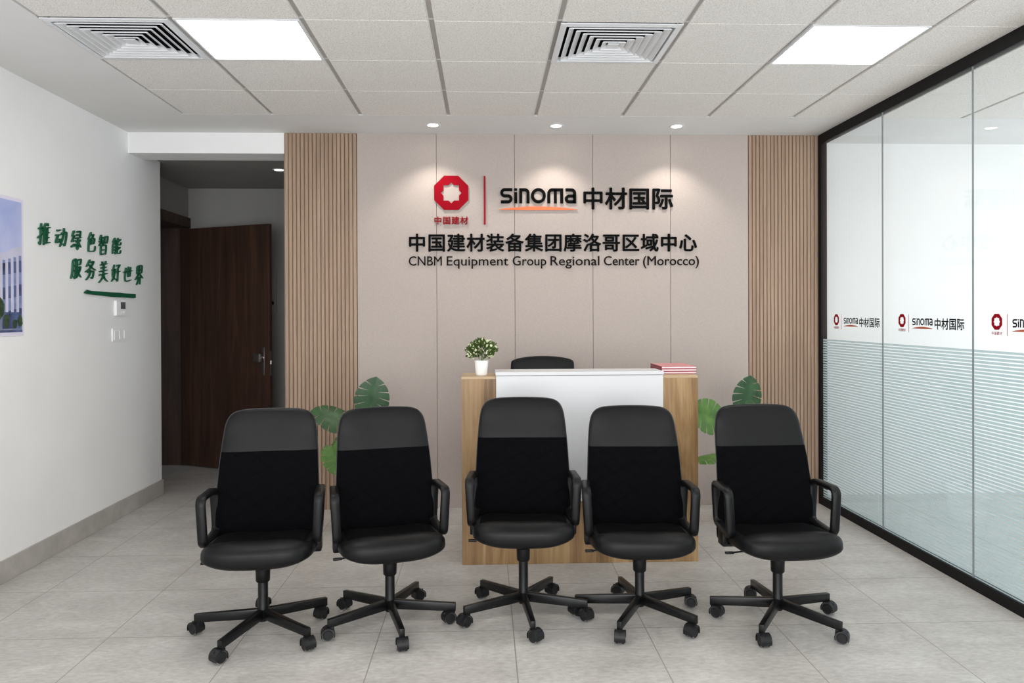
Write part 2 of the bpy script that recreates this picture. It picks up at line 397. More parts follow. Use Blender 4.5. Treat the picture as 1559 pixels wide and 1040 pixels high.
def vent(i, j, label):
    x0, x1, y0, y1 = cell(i, j); cx, cy = (x0+x1)/2, (y0+y1)/2; hx, hy = (x1-x0)/2-.010, (y1-y0)/2-.002
    t = thing('ceiling_vent', label, 'air vent', (cx, cy, CZ), 0, 'ceiling air vents')
    def ring(bm, ax, ay, bx, by, z0, z1):
        """sloping square ring from half-size a at z0 to half-size b at z1, 3 mm thick"""
        for dz in (0,):
            o = [bm.verts.new((sx_*ax, sy_*ay, z0)) for sx_, sy_ in ((-1, -1), (1, -1), (1, 1), (-1, 1))]
            i_ = [bm.verts.new((sx_*bx, sy_*by, z1)) for sx_, sy_ in ((-1, -1), (1, -1), (1, 1), (-1, 1))]
            o2 = [bm.verts.new((v.co.x, v.co.y, z0+.004)) for v in o]; i2 = [bm.verts.new((v.co.x, v.co.y, z1+.004)) for v in i_]
            for k in range(4):
                l = (k+1) % 4
                for q in ((o[k], o[l], i_[l], i_[k]), (o2[k], i2[k], i2[l], o2[l]), (o[k], o2[k], o2[l], o[l]), (i_[k], i_[l], i2[l], i2[k])): bm.faces.new(q)
    bm = new(); ring(bm, hx, hy, hx-.032, hy-.032, -.006, -.010); ring(bm, hx-.032, hy-.032, hx-.036, hy-.036, -.010, .012); obj('frame', bm, m_alu, t)
    n = 6
    for k in range(n):
        s = 1-(k+.15)/(n+.6); ax, ay = (hx-.045)*s, (hy-.045)*s
        bm = new(); ring(bm, ax, ay, ax-.026, ay-.026, -.010, .003); ring(bm, ax+.004, ay+.004, ax-.001, ay-.001, -.014, -.012); obj('louvre', bm, m_alu, t)
    bm = new(); s = .1; prism(bm, [(-.03, -.03), (.03, -.03), (.03, .03), (-.03, .03)], -.012, -.006); obj('centre_plate', bm, m_alu, t)
    bm = new(); e_ = .03
    for a in ((-hx+e_, hx-e_, -hy+e_, hy-e_, .17, .175), (-hx+e_-.004, -hx+e_, -hy+e_, hy-e_, .012, .17), (hx-e_, hx-e_+.004, -hy+e_, hy-e_, .012, .17), (-hx+e_, hx-e_, -hy+e_-.004, -hy+e_, .012, .17), (-hx+e_, hx-e_, hy-e_, hy-e_+.004, .012, .17)): box(bm, *a)
    obj('duct_box', bm, m_dark, t)
vent(0, 2, 'square louvred ceiling vent at the left, against the plain ceiling margin')
vent(4, 2, 'square louvred ceiling vent in the middle of the tiled ceiling')
def downlight(x, y, z, label, w, blend=.55, ang=104, group=None):
    t = thing('downlight', label, 'downlight', (x, y, z), group=group)
    bm = new(); lathe(bm, [(.060, 0), (.060, -.004), (.050, -.006), (.040, -.002), (.040, .0)], 32); obj('trim_ring', bm, m_alu, t, 40)
    bm = new(); lathe(bm, [(0, -.0035), (.040, -.0025), (.040, 0), (0, 0)], 32); obj('lens', bm, m_lens, t)
    l = bpy.data.lights.new('downlight_beam', 'SPOT'); l.energy = w; l.spot_size = R(ang); l.spot_blend = blend; l.shadow_soft_size = .03; l.color = (1, .93, .84)
    o = bpy.data.objects.new('downlight_beam', l); COL.objects.link(o); o.location = (x, y, z-.012)
downlight(-.396, 5.885, CZ, 'recessed downlight above the red octagon emblem', SPOT_W, group='downlights over the sign')
downlight(.564, 5.89, CZ, 'recessed downlight in the middle, above the black wordmark', SPOT_W, group='downlights over the sign')
downlight(1.512, 5.885, CZ, 'recessed downlight nearest the glass, above the end of the Chinese name', SPOT_W, group='downlights over the sign')
downlight(-1.905, 7.1, 2.93, 'small lit downlight in the dim corridor beside the wooden slats', 2, .8, 120)

# left wall with return, skirting
bm = new(); box(bm, XL-.15, XL, YR, 6.76, 0, CZ); struct(obj('wall_left', bm, m_wall), 'white wall with green lettering', 'wall')
bm = new(); box(bm, XL, XL+.012, YR, 6.772, 0, .135, .002); box(bm, XL-.15, XL+.0, 6.76, 6.772, 0, .135); struct(obj('baseboard_left', bm, m_skirt), 'grey tile skirting along white wall', 'skirting')
# header over the corridor opening
bm = new(); box(bm, XL, -1.612, YB, 6.45, 2.882, CZ); struct(obj('wall_header', bm, m_wall), 'white beam over the corridor opening', 'beam')
# corridor
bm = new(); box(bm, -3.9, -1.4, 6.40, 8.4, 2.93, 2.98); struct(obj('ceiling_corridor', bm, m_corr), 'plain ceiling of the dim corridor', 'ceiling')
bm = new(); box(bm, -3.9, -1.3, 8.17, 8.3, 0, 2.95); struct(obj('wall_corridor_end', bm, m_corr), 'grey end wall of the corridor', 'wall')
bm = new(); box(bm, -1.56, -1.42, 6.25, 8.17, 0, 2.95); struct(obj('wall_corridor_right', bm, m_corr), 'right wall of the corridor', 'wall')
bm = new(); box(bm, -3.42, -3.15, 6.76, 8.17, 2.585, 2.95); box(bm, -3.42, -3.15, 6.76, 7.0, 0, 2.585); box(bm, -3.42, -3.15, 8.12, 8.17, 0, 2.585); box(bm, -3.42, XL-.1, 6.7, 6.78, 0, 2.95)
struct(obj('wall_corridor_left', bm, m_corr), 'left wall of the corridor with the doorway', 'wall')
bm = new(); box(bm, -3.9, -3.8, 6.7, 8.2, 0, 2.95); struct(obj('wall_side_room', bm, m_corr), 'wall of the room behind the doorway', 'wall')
# door with frame, opened into the corridor
door = sroot('door_1', 'dark walnut door standing open in the corridor', 'door', (-3.19, 8.085, 0))
bm = new(); box(bm, -.26, .065, .005, .035, 0, 2.60); box(bm, -.26, .065, -1.10, -1.07, 0, 2.60); box(bm, -.26, .065, -1.10, .035, 2.50, 2.60); box(bm, .03, .075, -1.12, .055, 2.505, 2.61)
obj('door_frame', bm, m_door, door)
dang = math.atan2(7.575-8.085, -2.123+3.19)
def dl(bm): bm.transform(Matrix.Rotation(dang, 4, 'Z')); return bm
bm = new(); box(bm, 0, 1.185, -.02, .02, .012, 2.485, .002); obj('door_leaf', dl(bm), m_door, door)
h = new(); box(h, 1.085, 1.125, -.026, -.020, .98, 1.26, .003); cyl(h, (1.105, -.02, 1.16), (1.105, -.065, 1.16), .011); box(h, 1.03, 1.118, -.085, -.06, 1.115, 1.20, .008)
obj('door_handle', dl(h), m_steel, door, 40)
h = new(); box(h, 1.1845, 1.1875, -.012, .012, .98, 1.22); box(h, 1.187, 1.20, -.006, .006, 1.09, 1.13, .002); obj('door_latch', dl(h), m_steel, door)
# electrical box on the corridor end wall
t = thing('electrical_panel', 'flat white electrical cabinet on the corridor wall behind the open door', 'electrical cabinet', (-2.40, 8.17, 1.60))
bm = new(); box(bm, -.17, .18, -.03, 0, 0, .44, .004); obj('housing', bm, m_panel, t)
for z, x in ((.085, .105), (.285, .07)):
    bm = new(); box(bm, x, x+.036, -.048, -.03, z, z+.045, .003); box(bm, x+.036, x+.05, -.042, -.03, z+.008, z+.037); obj('switch', bm, m_plastic, t)

# back wall
bm = new(); box(bm, -1.62, 2.79, YB+.02, YB+.12, 0, CZ, 0, 1)
pe = [-1.03, -.388, .248, .889, 1.53, 2.178]
for a, b in zip(pe, pe[1:]): box(bm, a+.0016, b-.0016, YB, YB+.02, 0, CZ, .0008, 0, 1)
struct(obj('wall_back', bm, [m_beige, m_groove]), 'beige fabric panel wall behind the desk', 'wall')
def slats(name, x0, x1, n, label):
    bm = new(); box(bm, x0, x1, YB+.004, YB+.02, 0, CZ, 0, 1); p = (x1-x0)/n
    for i in range(n): box(bm, x0+p*i+.003, x0+p*(i+1)-.003, YB-.004, YB+.006, 0, CZ, .004, 0, 2)
    struct(obj(name, bm, [m_slat, m_slatback]), label, 'slatted wall panel')
slats('trim_1', -1.612, -1.032, 18, 'oak slat wall panel beside the corridor opening')
slats('trim_2', 2.18, 2.762, 19, 'oak slat wall panel beside the glass partition')

# glass partition
part = sroot('wall_right', 'black framed glass partition with frosted lower band', 'glass partition', (XG, 0, 0))
bm = new(); y0, y1 = YR, YB
box(bm, -.006, .045, y0, y1, 0, .066, .002); box(bm, -.006, .045, y0, y1, 2.972, CZ+.0, .002); box(bm, -.006, .045, y1-.052, y1, .066, 2.972, .002)
obj('partition_frame', bm, m_black, part)
mul = [6.113, 5.173, 4.198] + [4.198-.975*k for k in range(1, 7)]
mul = [m for m in mul if m > YR] + [YR]
for a, b in zip(mul, mul[1:]):
    bm = new(); box(bm, .002, .010, b+.002, a-.002 if a < 6.1 else a+.02, .06, 2.98); g = obj('glass_pane', bm, m_glass, part)
    bm = new(); z = 1.365
    while z > .07:
        box(bm, .0104, .0110, b+.003, a-.003 if a < 6.1 else a, z-.0140, z); z -= .0205
    obj('frosted_film', bm, m_film, g)
for a in mul[1:-1]:
    bm = new(); box(bm, .0015, .0105, a-.0022, a+.0022, .06, 2.98); obj('glass_joint', bm, m_joint, part)
# the next office
bm = new(); box(bm, 2.815, XO, 6.45, 6.55, 0, CZ); struct(obj('wall_office_back', bm, m_wall), 'white wall of the office behind the glass', 'wall')
bm = new(); box(bm, XO-.02, XO+.1, YR, 1.08, 0, CZ); box(bm, XO-.02, XO+.1, 6.12, 6.5, 0, CZ); box(bm, XO-.02, XO+.1, 1.08, 6.12, 0, .38); box(bm, XO-.02, XO+.1, 1.08, 6.12, 2.82, CZ); struct(obj('wall_office_side', bm, m_wall), 'far side wall of the office behind the glass', 'wall')
bm = new(); box(bm, XL-.15, -2.42, YR-.12, YR, 0, CZ); box(bm, 2.42, XO, YR-.12, YR, 0, CZ); box(bm, -2.42, 2.42, YR-.12, YR, 0, .28); box(bm, -2.42, 2.42, YR-.12, YR, 2.72, CZ); struct(obj('wall_front', bm, m_wall), 'wall behind the photographer', 'wall')

# unseen window frames added around the two daylight lamps
bm = new()
for a, b, c, d_ in ((-2.42, 2.42, .28, .33), (-2.42, 2.42, 2.67, 2.72), (-2.42, -2.37, .33, 2.67), (2.37, 2.42, .33, 2.67), (-.83, -.78, .33, 2.67), (.78, .83, .33, 2.67)): box(bm, a, b, YR-.10, YR-.04, c, d_)
struct(obj('added_window_1', bm, m_black), 'unseen black window frame added at the daylight lamp behind the photographer', 'window')
bm = new()
for a, b, c, d_ in ((1.08, 6.12, .38, .43), (1.08, 6.12, 2.77, 2.82), (1.08, 1.13, .43, 2.77), (6.07, 6.12, .43, 2.77), (2.75, 2.80, .43, 2.77), (4.4, 4.45, .43, 2.77)): box(bm, XO+.01, XO+.06, a, b, c, d_)
struct(obj('added_window_2', bm, m_black), 'unseen black window frame added at the daylight lamp of the office behind the glass', 'window')

# ------------------------------------------------------------------ lettering
def wordmark(bm, x, y, h, z0, z1, kx=1.0):
    """rounded square lower-case wordmark, x-height h, from pixel tracing of the sign (150 px = h)"""
    k = h/150; T = lambda pts: [(x+(p[0]-765)*k*kx, y+(335-p[1])*k) for p in pts]; w = 30*k
    st = [[(885, 200), (808, 200)]+arc(808, 230, 30, -30, 90, 180)[1:] + arc(808, 232, 30, 30, 180, 90)[1:] + [(842, 262)] + arc(842, 292, 30, -30, 90, 0)[1:] + arc(842, 292, 30, 30, 0, 90)[1:] + [(768, 322)],
          [(920, 224), (920, 336)], [(920, 186), (920, 211)],
          [(972, 336), (972, 201), (1015, 201)]+arc(1015, 233, 32, -32, 90, 0)[1:]+[(1047, 336)],
          [(1260, 336), (1260, 236)]+arc(1295, 236, 35, -35, 180, 90)[1:]+[(1392, 201), (1392, 336)], [(1327, 201), (1327, 336)],
          [(1432, 201), (1492, 201)]+arc(1492, 233, 33, -32, 90, 0)[1:]+[(1525, 336)],
          [(1525, 321), (1470, 321)]+arc(1470, 292, 30, 29, 90, 180)[1:]+arc(1470, 292, 30, -29, 180, 90)[1:]+[(1525, 263)]]
    for s in st: ribbon(bm, T(s), w, z0, z1)
    ribbon(bm, T(arc(1153, 260, 61, 61, 0, 360, 28)[:-1]), w, z0, z1, closed=True)
def emblem(bm, cx, cy, hx, hy, z0, z1):
    star = []
    for i in range(16):
        a = i*math.pi/8
        if i % 4 == 0: r = .61
        elif i % 4 == 2: r = .64
        else: r = math.hypot(.453, .157); a = (i//4)*math.pi/2 + (math.atan2(.157, .453) if i % 4 == 1 else math.pi/2-math.atan2(.157, .453))
        star.append((r*math.cos(a), r*math.sin(a)))
    octa = []
    t8 = math.tan(math.pi/8)
    for sx_, sy_ in star:
        a = math.atan2(sy_, sx_); b = (a+math.pi/8) % (math.pi/4)-math.pi/8; r = 1/math.cos(b); octa.append((r*math.cos(a), r*math.sin(a)))
    # add octagon corners
    pts = []
    for i in range(16):
        pts.append((octa[i], star[i]))
        a0 = math.atan2(octa[i][1], octa[i][0]) % (2*math.pi); a1 = a0; nxt = math.atan2(octa[(i+1) % 16][1], octa[(i+1) % 16][0]) % (2*math.pi)
        if nxt < a0: nxt += 2*math.pi
        for c in range(17):
            ca = math.pi/8+c*math.pi/4
            if a0+1e-4 < ca < nxt-1e-4:
                f = (ca-a0)/(nxt-a0); s0, s1 = star[i], star[(i+1) % 16]; r = 1/math.cos(math.pi/8)
                pts.append(((r*math.cos(ca), r*math.sin(ca)), (s0[0]+(s1[0]-s0[0])*f, s0[1]+(s1[1]-s0[1])*f)))
    V = [[bm.verts.new((cx+p[0]*hx, cy+p[1]*hy, z)) for p in pr for z in (z0, z1)] for pr in pts]
    n = len(V)
    for i in range(n):
        A, B = V[i], V[(i+1) % n]
        for q in ((A[1], A[3], B[3], B[1]), (A[0], B[0], B[2], A[2]), (A[0], A[1], B[1], B[0]), (A[2], B[2], B[3], A[3])): bm.faces.new(q)
def swoosh(bm, x0, x1, y0, y1, z0, z1):
    n = 24; up = []; dn = []
    for i in range(n+1):
        t = i/n; s = math.sin(math.pi*t)
        up.append((x0+(x1-x0)*t, y0+(y1-y0)*(.08+.92*s**.8))); dn.append((x0+(x1-x0)*t, y0-(y1-y0)*.10*s))
    prism(bm, dn+up[::-1], z0, z1)

FB = frame((0, YB, 0), (1, 0, 0), (0, -1, 0))
lg = thing('wall_logo_sign', 'red octagon emblem, red bar and black wordmark lettering at the top of the beige wall', 'sign', (.57, YB, 2.30))
FM = local(lg, FB)
bm = new(); emblem(bm, -.2675, 2.5655, .139, .139, .001, .012); obj('emblem', bm, m_red, lg, matrix=FM)
for i, ch in enumerate('中国建材'): text('emblem_character', ch, m_red, lg, FM, -.411+i*.0712, 2.316, .0685, .0008, .01, .004)
bm = new(); box(bm, -.004, .011, 2.309, 2.703, .001, .012); obj('divider_bar', bm, m_redbar, lg, matrix=FM)
bm = new(); wordmark(bm, .133, 2.483, .122, .001, .013, .98); obj('wordmark', bm, m_blk, lg, matrix=FM)
bm = new(); swoosh(bm, .117, .763, 2.4285, 2.456, .004, .012); obj('swoosh', bm, m_orange, lg, matrix=FM)
for i, ch in enumerate('中材国际'): text('name_character', ch, m_blk, lg, FM, .797+i*.1905, 2.452, .186, .0042, .012, .001)
cn = thing('wall_chinese_lettering', 'long row of black Chinese characters across the beige wall, under the emblem', 'sign', (.57, YB, 2.08)); FM = local(cn, FB)
for i, ch in enumerate('中国建材装备集团摩洛哥区域中心'): text('character', ch, m_blk, cn, FM, -.622+i*.1585, 2.1035, .1525, .0034, .012, .001)
en = thing('wall_english_lettering', 'thin dark English lettering line, lowest of the wall sign', 'sign', (.57, YB, 1.95)); FM = local(en, FB)
x = -.616
WORDS = [('CNBM', -.616, -.337), ('Equipment', -.302, .247), ('Group', .283, .557), ('Regional', .593, .998), ('Center', 1.032, 1.328), ('(Morocco)', 1.361, 1.765)]
def P2X(p): return -.616+(p-622.0)*(2.381/442)
WORDS = [(w, P2X(a), P2X(b)) for w, a, b in (('CNBM', 622.5, 672), ('Equipment', 679.5, 772.5), ('Group', 779, 830), ('Regional', 836.5, 911), ('Center', 918, 972.5), ('(Morocco)', 978, 1063.8))]
for w, a, b in WORDS: text('word', w, m_en, en, FM, a, 1.976, .109, .0005, .008, .001, fitw=b-a)

# glass decals
def decal(yc, label):
    FG = frame((XG, 0, 0), (0, -1, 0), (-1, 0, 0)); x = -yc; z = 1.5245; e = .0006
    t = thing('glass_logo_sticker', label, 'logo sticker', (XG, yc, 1.45), 0, 'logo stickers on the glass'); FM = local(t, FG); b0 = -.0012
    bm = new(); emblem(bm, x, z, .0425, .0435, b0, b0+e); obj('emblem', bm, m_red, t, matrix=FM)
    for i, ch in enumerate('中国建材'): text('emblem_character', ch, m_red, t, FM, x-.044+i*.0218, 1.4545, .021, .0002, e, b0)
    bm = new(); box(bm, x+.079, x+.083, 1.449, 1.566, b0, b0+e); obj('divider_bar', bm, m_redbar, t, matrix=FM)
    bm = new(); wordmark(bm, x+.122, 1.496, .044, b0, b0+e, .97); obj('wordmark', bm, m_decblk, t, matrix=FM)
    bm = new(); swoosh(bm, x+.118, x+.345, 1.474, 1.487, b0, b0+e); obj('swoosh', bm, m_decor, t, matrix=FM)
    for i, ch in enumerate('中材国际'): text('name_character', ch, m_decblk, t, FM, x+.358+i*.0745, 1.479, .073, .0014, e, b0)
decal(5.858, 'logo sticker on the far glass pane, next to the oak slats')
decal(4.922, 'logo sticker on the middle glass pane, between the two glass joints')
decal(3.992, 'logo sticker on the nearest glass pane, cut off by the right edge of the photo')

# green calligraphy on the left wall
CH = {
'推': [[(.3,7.4),(3.8,8.2)],[(2.1,9.9),(2.2,1),(1,1.7)],[(.1,3.4),(3.9,5.3)],[(5.6,9.9),(3.7,6.2)],[(4.9,7.6),(4.9,0)],[(6.9,9.9),(7.5,8.5)],[(5,7.6),(9.3,7.9)],[(5,5.4),(8.8,5.6)],[(5,3.2),(8.8,3.4)],[(5,.9),(9.8,1.1)],[(7.1,7.7),(7.1,1)]],
'动': [[(1,8.6),(4.2,9)],[(.2,6.2),(5,6.6)],[(2.4,6.3),(.9,2.6),(4.2,3.2)],[(3.6,4.4),(5,2)],[(4.9,7),(9.2,7.5),(8.4,1),(7,1.9)],[(6.9,9.9),(6.6,5.5),(4.4,.2)]],
'绿': [[(2.4,9.9),(.8,7.2),(2.8,7.2),(.6,4.3),(3.6,4.9)],[(.2,1.4),(3.7,3)],[(4.8,9),(8.6,9.3),(8.4,6)],[(5,7.5),(8.3,7.7)],[(3.8,5.8),(9.8,6.2)],[(6.8,5.9),(6.8,.2),(5.6,1.2)],[(4.7,4.7),(5.7,3.5)],[(4.1,1.6),(6.1,3)],[(9,5),(7.2,3.6)],[(7.1,3.5),(9.9,.9)]],
'色': [[(4,10),(1,6.4)],[(3.2,8.4),(6.8,8.7),(5.2,6.7)],[(2,6.4),(7.9,6.7),(7.6,3.9)],[(4.8,6.4),(4.8,4)],[(2.2,4),(7.6,4.1)],[(2.1,6.3),(2,1.4),(3,.4),(8.6,.4),(9.2,2.8)]],
'智': [[(2.2,10),(.7,7.5)],[(1.6,8.5),(4.6,8.8)],[(.1,6.7),(5.1,7)],[(2.7,8.7),(2.4,6.4),(.2,4.5)],[(3,6.3),(4.8,4.9)],[(5.9,8.8),(5.9,5.5)],[(5.9,8.7),(9.1,9),(8.8,5.5)],[(6,5.8),(8.7,5.9)],[(2.4,4.4),(2.4,-.2)],[(2.4,4.3),(7.7,4.5),(7.6,-.2)],[(2.4,2.3),(7.5,2.4)],[(2.4,.2),(7.5,.3)]],
'能': [[(2.7,9.9),(.8,7.2),(4.2,7.6)],[(3.5,8.7),(4.9,6.7)],[(1,6),(.9,.1)],[(1,5.9),(4.3,6.1),(4.1,.4),(3,1)],[(1.1,4.2),(4,4.3)],[(1.1,2.5),(4,2.6)],[(8.9,9),(6,7.3)],[(5.8,9.9),(5.8,6),(6.3,5.5),(8.9,5.6),(9.3,7.1)],[(8.8,4.1),(6,2.5)],[(5.8,4.9),(5.8,.9),(6.4,.3),(9.1,.4),(9.6,2.1)]],
'服': [[(1.3,9.2),(1.2,3),(.1,0)],[(1.3,9.1),(4.3,9.4),(4.1,.4),(2.9,1.2)],[(1.4,6.6),(4,6.7)],[(1.3,4),(4,4.1)],[(5.4,9.4),(5.4,0)],[(5.4,9.2),(9,9.5),(8.7,7),(7.6,7)],[(5.6,5.2),(9,5.5),(7.4,2.2),(5.1,0)],[(6,4.5),(7.6,2),(10,0)]],
'务': [[(4,10),(.8,6.5)],[(3.4,8.4),(7.5,8.8),(4.8,5.8),(.1,3.9)],[(3.2,7.6),(6,5.8),(10,4.2)],[(2.4,3.5),(7.9,3.8),(7.2,.3),(5.8,1)],[(4.8,4.9),(4.2,2),(1.3,-.2)]],
'美': [[(2.9,10),(3.9,8.7)],[(7.1,10),(6.1,8.6)],[(1.2,8.4),(8.8,8.7)],[(1.9,6.9),(8.2,7.1)],[(.6,5.3),(9.4,5.6)],[(5,8.5),(5,5.4)],[(.5,3.6),(9.4,3.9)],[(5,5.2),(4.2,2.2),(.4,0)],[(5,3.6),(6.6,1.5),(10,-.2)]],
'好': [[(2.5,9.9),(1.1,4.2),(4.4,1)],[(3.9,7.1),(2.8,2.8),(.2,.1)],[(.1,6.8),(4.8,7.3)],[(5.2,9),(9,9.4),(7,7.2)],[(7.1,7.3),(7.2,.3),(5.8,1.3)],[(4.7,5.2),(10,5.7)]],
'世': [[(0,6.2),(10,6.9)],[(5,9.8),(5,2.8)],[(7.5,9.4),(7.5,2.9)],[(4.9,3.2),(7.5,3.3)],[(2.3,9.1),(2.3,.6),(9.1,.7)]],
'界': [[(2,9.9),(2,5.7)],[(2,9.7),(8.1,9.9),(8,5.7)],[(2,7.8),(8,7.8)],[(5,9.7),(5,5.9)],[(2,5.9),(8,5.9)],[(4.9,5.7),(.1,2.7)],[(5.2,5.7),(10,2.8)],[(3.7,4.1),(3.6,1.6),(2,-.2)],[(6.3,4.1),(6.3,-.3)]]}
def brush(bm, ch, cx, cy, w, h, z0, z1):
    """brush-written character: every stroke swells at its start and thins to its end"""
    for s in CH[ch]:
        pts = crom([(p[0], p[1], 0) for p in s], 4) if len(s) > 2 else [Vector((*s[0], 0)).lerp(Vector((*s[1], 0)), i/5) for i in range(6)]
        L = sum((a-b).length for a, b in zip(pts, pts[1:])); n = len(pts); base = .0096 if L > 4 else .0112
        ws = [base*(.55 if i == 0 else 1.25 if i == 1 else 1.05-.35*(i/(n-1))) * (.45 if i == n-1 else 1) for i in range(n)]
        P = [(cx+(p.x-5)*w/10+(p.y-5)*w*.012, cy+(p.y-5)*h/10+(p.x-5)*h*.012) for p in pts]
        ribbon(bm, P, ws, z0, z1)
FL = frame((XL, 0, 0), (0, 1, 0), (1, 0, 0))
def slogan(label, items):
    t = thing('wall_slogan_lettering', label, 'lettering', (XL, items[0][1], 1.9 if items[0][2] < 2 else 2.1)); FM = local(t, FL)
    for ch, y, z, w, h in items:
        bm = new(); brush(bm, ch, y, z, w*.92, h*.92, .004, .016); obj('character', bm, m_green, t, matrix=FM)
    return t, FM
slogan('upper row of green brush-style characters on the white wall', [('推', 4.988, 2.106, .155, .158), ('动', 5.182, 2.103, .155, .142), ('绿', 5.37, 2.106, .14, .146), ('色', 5.574, 2.111, .135, .156), ('智', 5.745, 2.108, .15, .16), ('能', 5.948, 2.118, .16, .138)])
t, FM = slogan('lower row of green brush-style characters with a green brush line under it', [('服', 5.368, 1.907, .142, .146), ('务', 5.557, 1.912, .158, .154), ('美', 5.743, 1.906, .15, .168), ('好', 5.934, 1.909, .145, .142), ('世', 6.129, 1.912, .164, .13), ('界', 6.324, 1.912, .151, .164)])
bm = new(); ribbon(bm, [(5.475, 1.742), (5.51, 1.748), (5.56, 1.744), (5.7, 1.742), (5.85, 1.738), (5.98, 1.739), (6.1, 1.737), (6.22, 1.736), (6.255, 1.738)], [.006, .030, .026, .030, .034, .036, .032, .034, .030], .004, .014); obj('brush_line', bm, m_green, t, matrix=FM)

# thermostat, switches
t = thing('thermostat', 'white wall thermostat with a grey screen under the green brush line', 'thermostat', (XL, 5.995, 1.635)); 
bm = new(); box(bm, 0, .022, -.078, .078, -.058, .058, .004); obj('housing', bm, m_plate, t)
bm = new(); box(bm, .022, .0235, -.015, .062, -.006, .048, .0006, 0, 1); obj('screen', bm, m_lcd, t)
bm = new()
for k in range(3): box(bm, .022, .0245, -.01+k*.026, .008+k*.026, -.04, -.026, .0008, 0, 1)
obj('buttons', bm, m_plate, t)
t = thing('light_switch', 'white triple light switch below the thermostat', 'light switch', (XL, 6.004, 1.428))
bm = new(); box(bm, 0, .010, -.128, .128, -.05, .05, .003); obj('plate', bm, m_plate, t)
for k in (-1, 0, 1):
    bm = new(); box(bm, .010, .0145, -.03+k*.078, .03+k*.078, -.035, .035, .002); obj('rocker', bm, m_plate, t)

# poster
m_sky = noisy('printed_sky', (150, 166, 216), (206, 206, 234), 1.6, .5); m_pb = M('poster_margin', (224, 218, 234), .5).m
m_bw = noisy('printed_facade', (186, 186, 210), (206, 204, 222), 3, .5); m_wn = noisy('printed_windows', (34, 40, 66), (96, 112, 160), 8, .5); m_tr = noisy('printed_trees', (30, 48, 36), (70, 92, 62), 30, .5); m_wl = noisy('printed_glass', (108, 122, 168), (146, 158, 200), 20, .5); m_gd = noisy('printed_forecourt', (110, 116, 140), (150, 152, 176), 12, .5)
t = thing('wall_poster', 'poster of a pale office building cut off at the left edge', 'poster', (XL, 4.1, 1.457)); FM = local(t, FL); PX0, PX1 = 3.45, 4.77
bm = new(); box(bm, PX0, PX1, 1.457, 2.293, 0, .006); obj('margin', bm, m_pb, t, matrix=FM)
bm = new(); prism(bm, [(PX0+.018, 1.478), (PX1-.018, 1.478), (PX1-.018, 2.272), (PX0+.018, 2.272)], .006, .0066, 0)
prism(bm, [(PX0+.1, 1.60), (4.752, 1.56), (4.752, 2.005), (4.66, 1.985), (4.6, 1.955), (4.5, 1.94), (4.3, 1.90), (4.0, 1.86), (PX0+.1, 1.84)], .0066, .0070, 1)
for k in range(12):
    x = 4.735-.052*k
    prism(bm, [(x-.013, 1.6), (x+.013, 1.6), (x+.013, 1.945-.012*k), (x-.013, 1.945-.012*k)], .0070, .0071, 5)
    for r in range(3): z = 1.90-.145*r-.008*k; prism(bm, [(x-.013, z-.055), (x+.013, z-.055), (x+.013, z+.015), (x-.013, z+.015)], .0071, .0073, 2)
prism(bm, [(PX0+.018, 1.478), (4.752, 1.478), (4.752, 1.585), (4.6, 1.58), (PX0+.018, 1.62)], .0073, .0075, 4)
prism(bm, [(4.56, 1.50), (4.735, 1.50), (4.735, 1.60), (4.56, 1.60)], .0075, .0077, 2)
for cx, cz, r in ((4.53, 1.62, .06), (4.46, 1.70, .07), (4.60, 1.545, .035), (4.73, 1.545, .03), (4.35, 1.6, .09), (4.68, 1.53, .025), (4.1, 1.62, .1), (3.8, 1.65, .12)):
    prism(bm, [(cx+r*(.75+.3*random.random())*math.cos(a*math.pi/7), max(1.479, cz+r*(.75+.35*random.random())*1.25*math.sin(a*math.pi/7))) for a in range(14) if True][:14], .0077, .0079, 3)
prism(bm, [(PX0+.018, 1.478), (4.752, 1.478), (4.752, 1.492), (PX0+.018, 1.492)], .0079, .0081, 2)
obj('picture', bm, [m_sky, m_bw, m_wn, m_tr, m_gd, m_wl], t, matrix=FM)

# ------------------------------------------------------------------ reception desk
DX0, DX1, DY = -.147, 1.352, 4.75
d = thing('reception_desk', 'oak reception desk with a white front panel and raised ledge', 'desk', ((DX0+DX1)/2, DY, 0)); ox = (DX0+DX1)/2
bm = new(); box(bm, DX0-ox, DX1-ox, 0, .03, 0, .42, .001, 0, 1); box(bm, DX0-ox, .075-ox, 0, .03, .42, 1.168); box(bm, 1.118-ox, DX1-ox, 0, .03, .42, 1.168); obj('front_board', bm, m_oak, d)
for a, b in ((DX0, .072), (1.121, DX1)):
    bm = new(); box(bm, a-ox, b-ox, 0, .32, 1.168, 1.184, .001, 0, 1); obj('ledge', bm, m_oakedge, d)
for a, b in ((DX0, DX0+.03), (DX1-.03, DX1)):
    bm = new(); box(bm, a-ox, b-ox, .03, .32, 0, 1.168); box(bm, a-ox, b-ox, .32, .55, 0, .76); obj('side_panel', bm, m_oak, d)
bm = new(); box(bm, .07-ox, 1.123-ox, -.028, -.001, .40, 1.19, .0015, 0, 1); obj('white_panel', bm, m_white, d)
bm = new(); box(bm, .066-ox, 1.127-ox, -.032, .22, 1.192, 1.214, .002, 0, 1); obj('white_countertop', bm, m_white, d)
bm = new(); box(bm, DX0+.03-ox, DX1-.03-ox, .03, .55, .735, .76, .002, 0, 1); obj('worktop', bm, m_white, d)
bm = new(); box(bm, .075-ox, 1.118-ox, .10, .12, .76, 1.19); obj('inner_back', bm, m_oak, d)

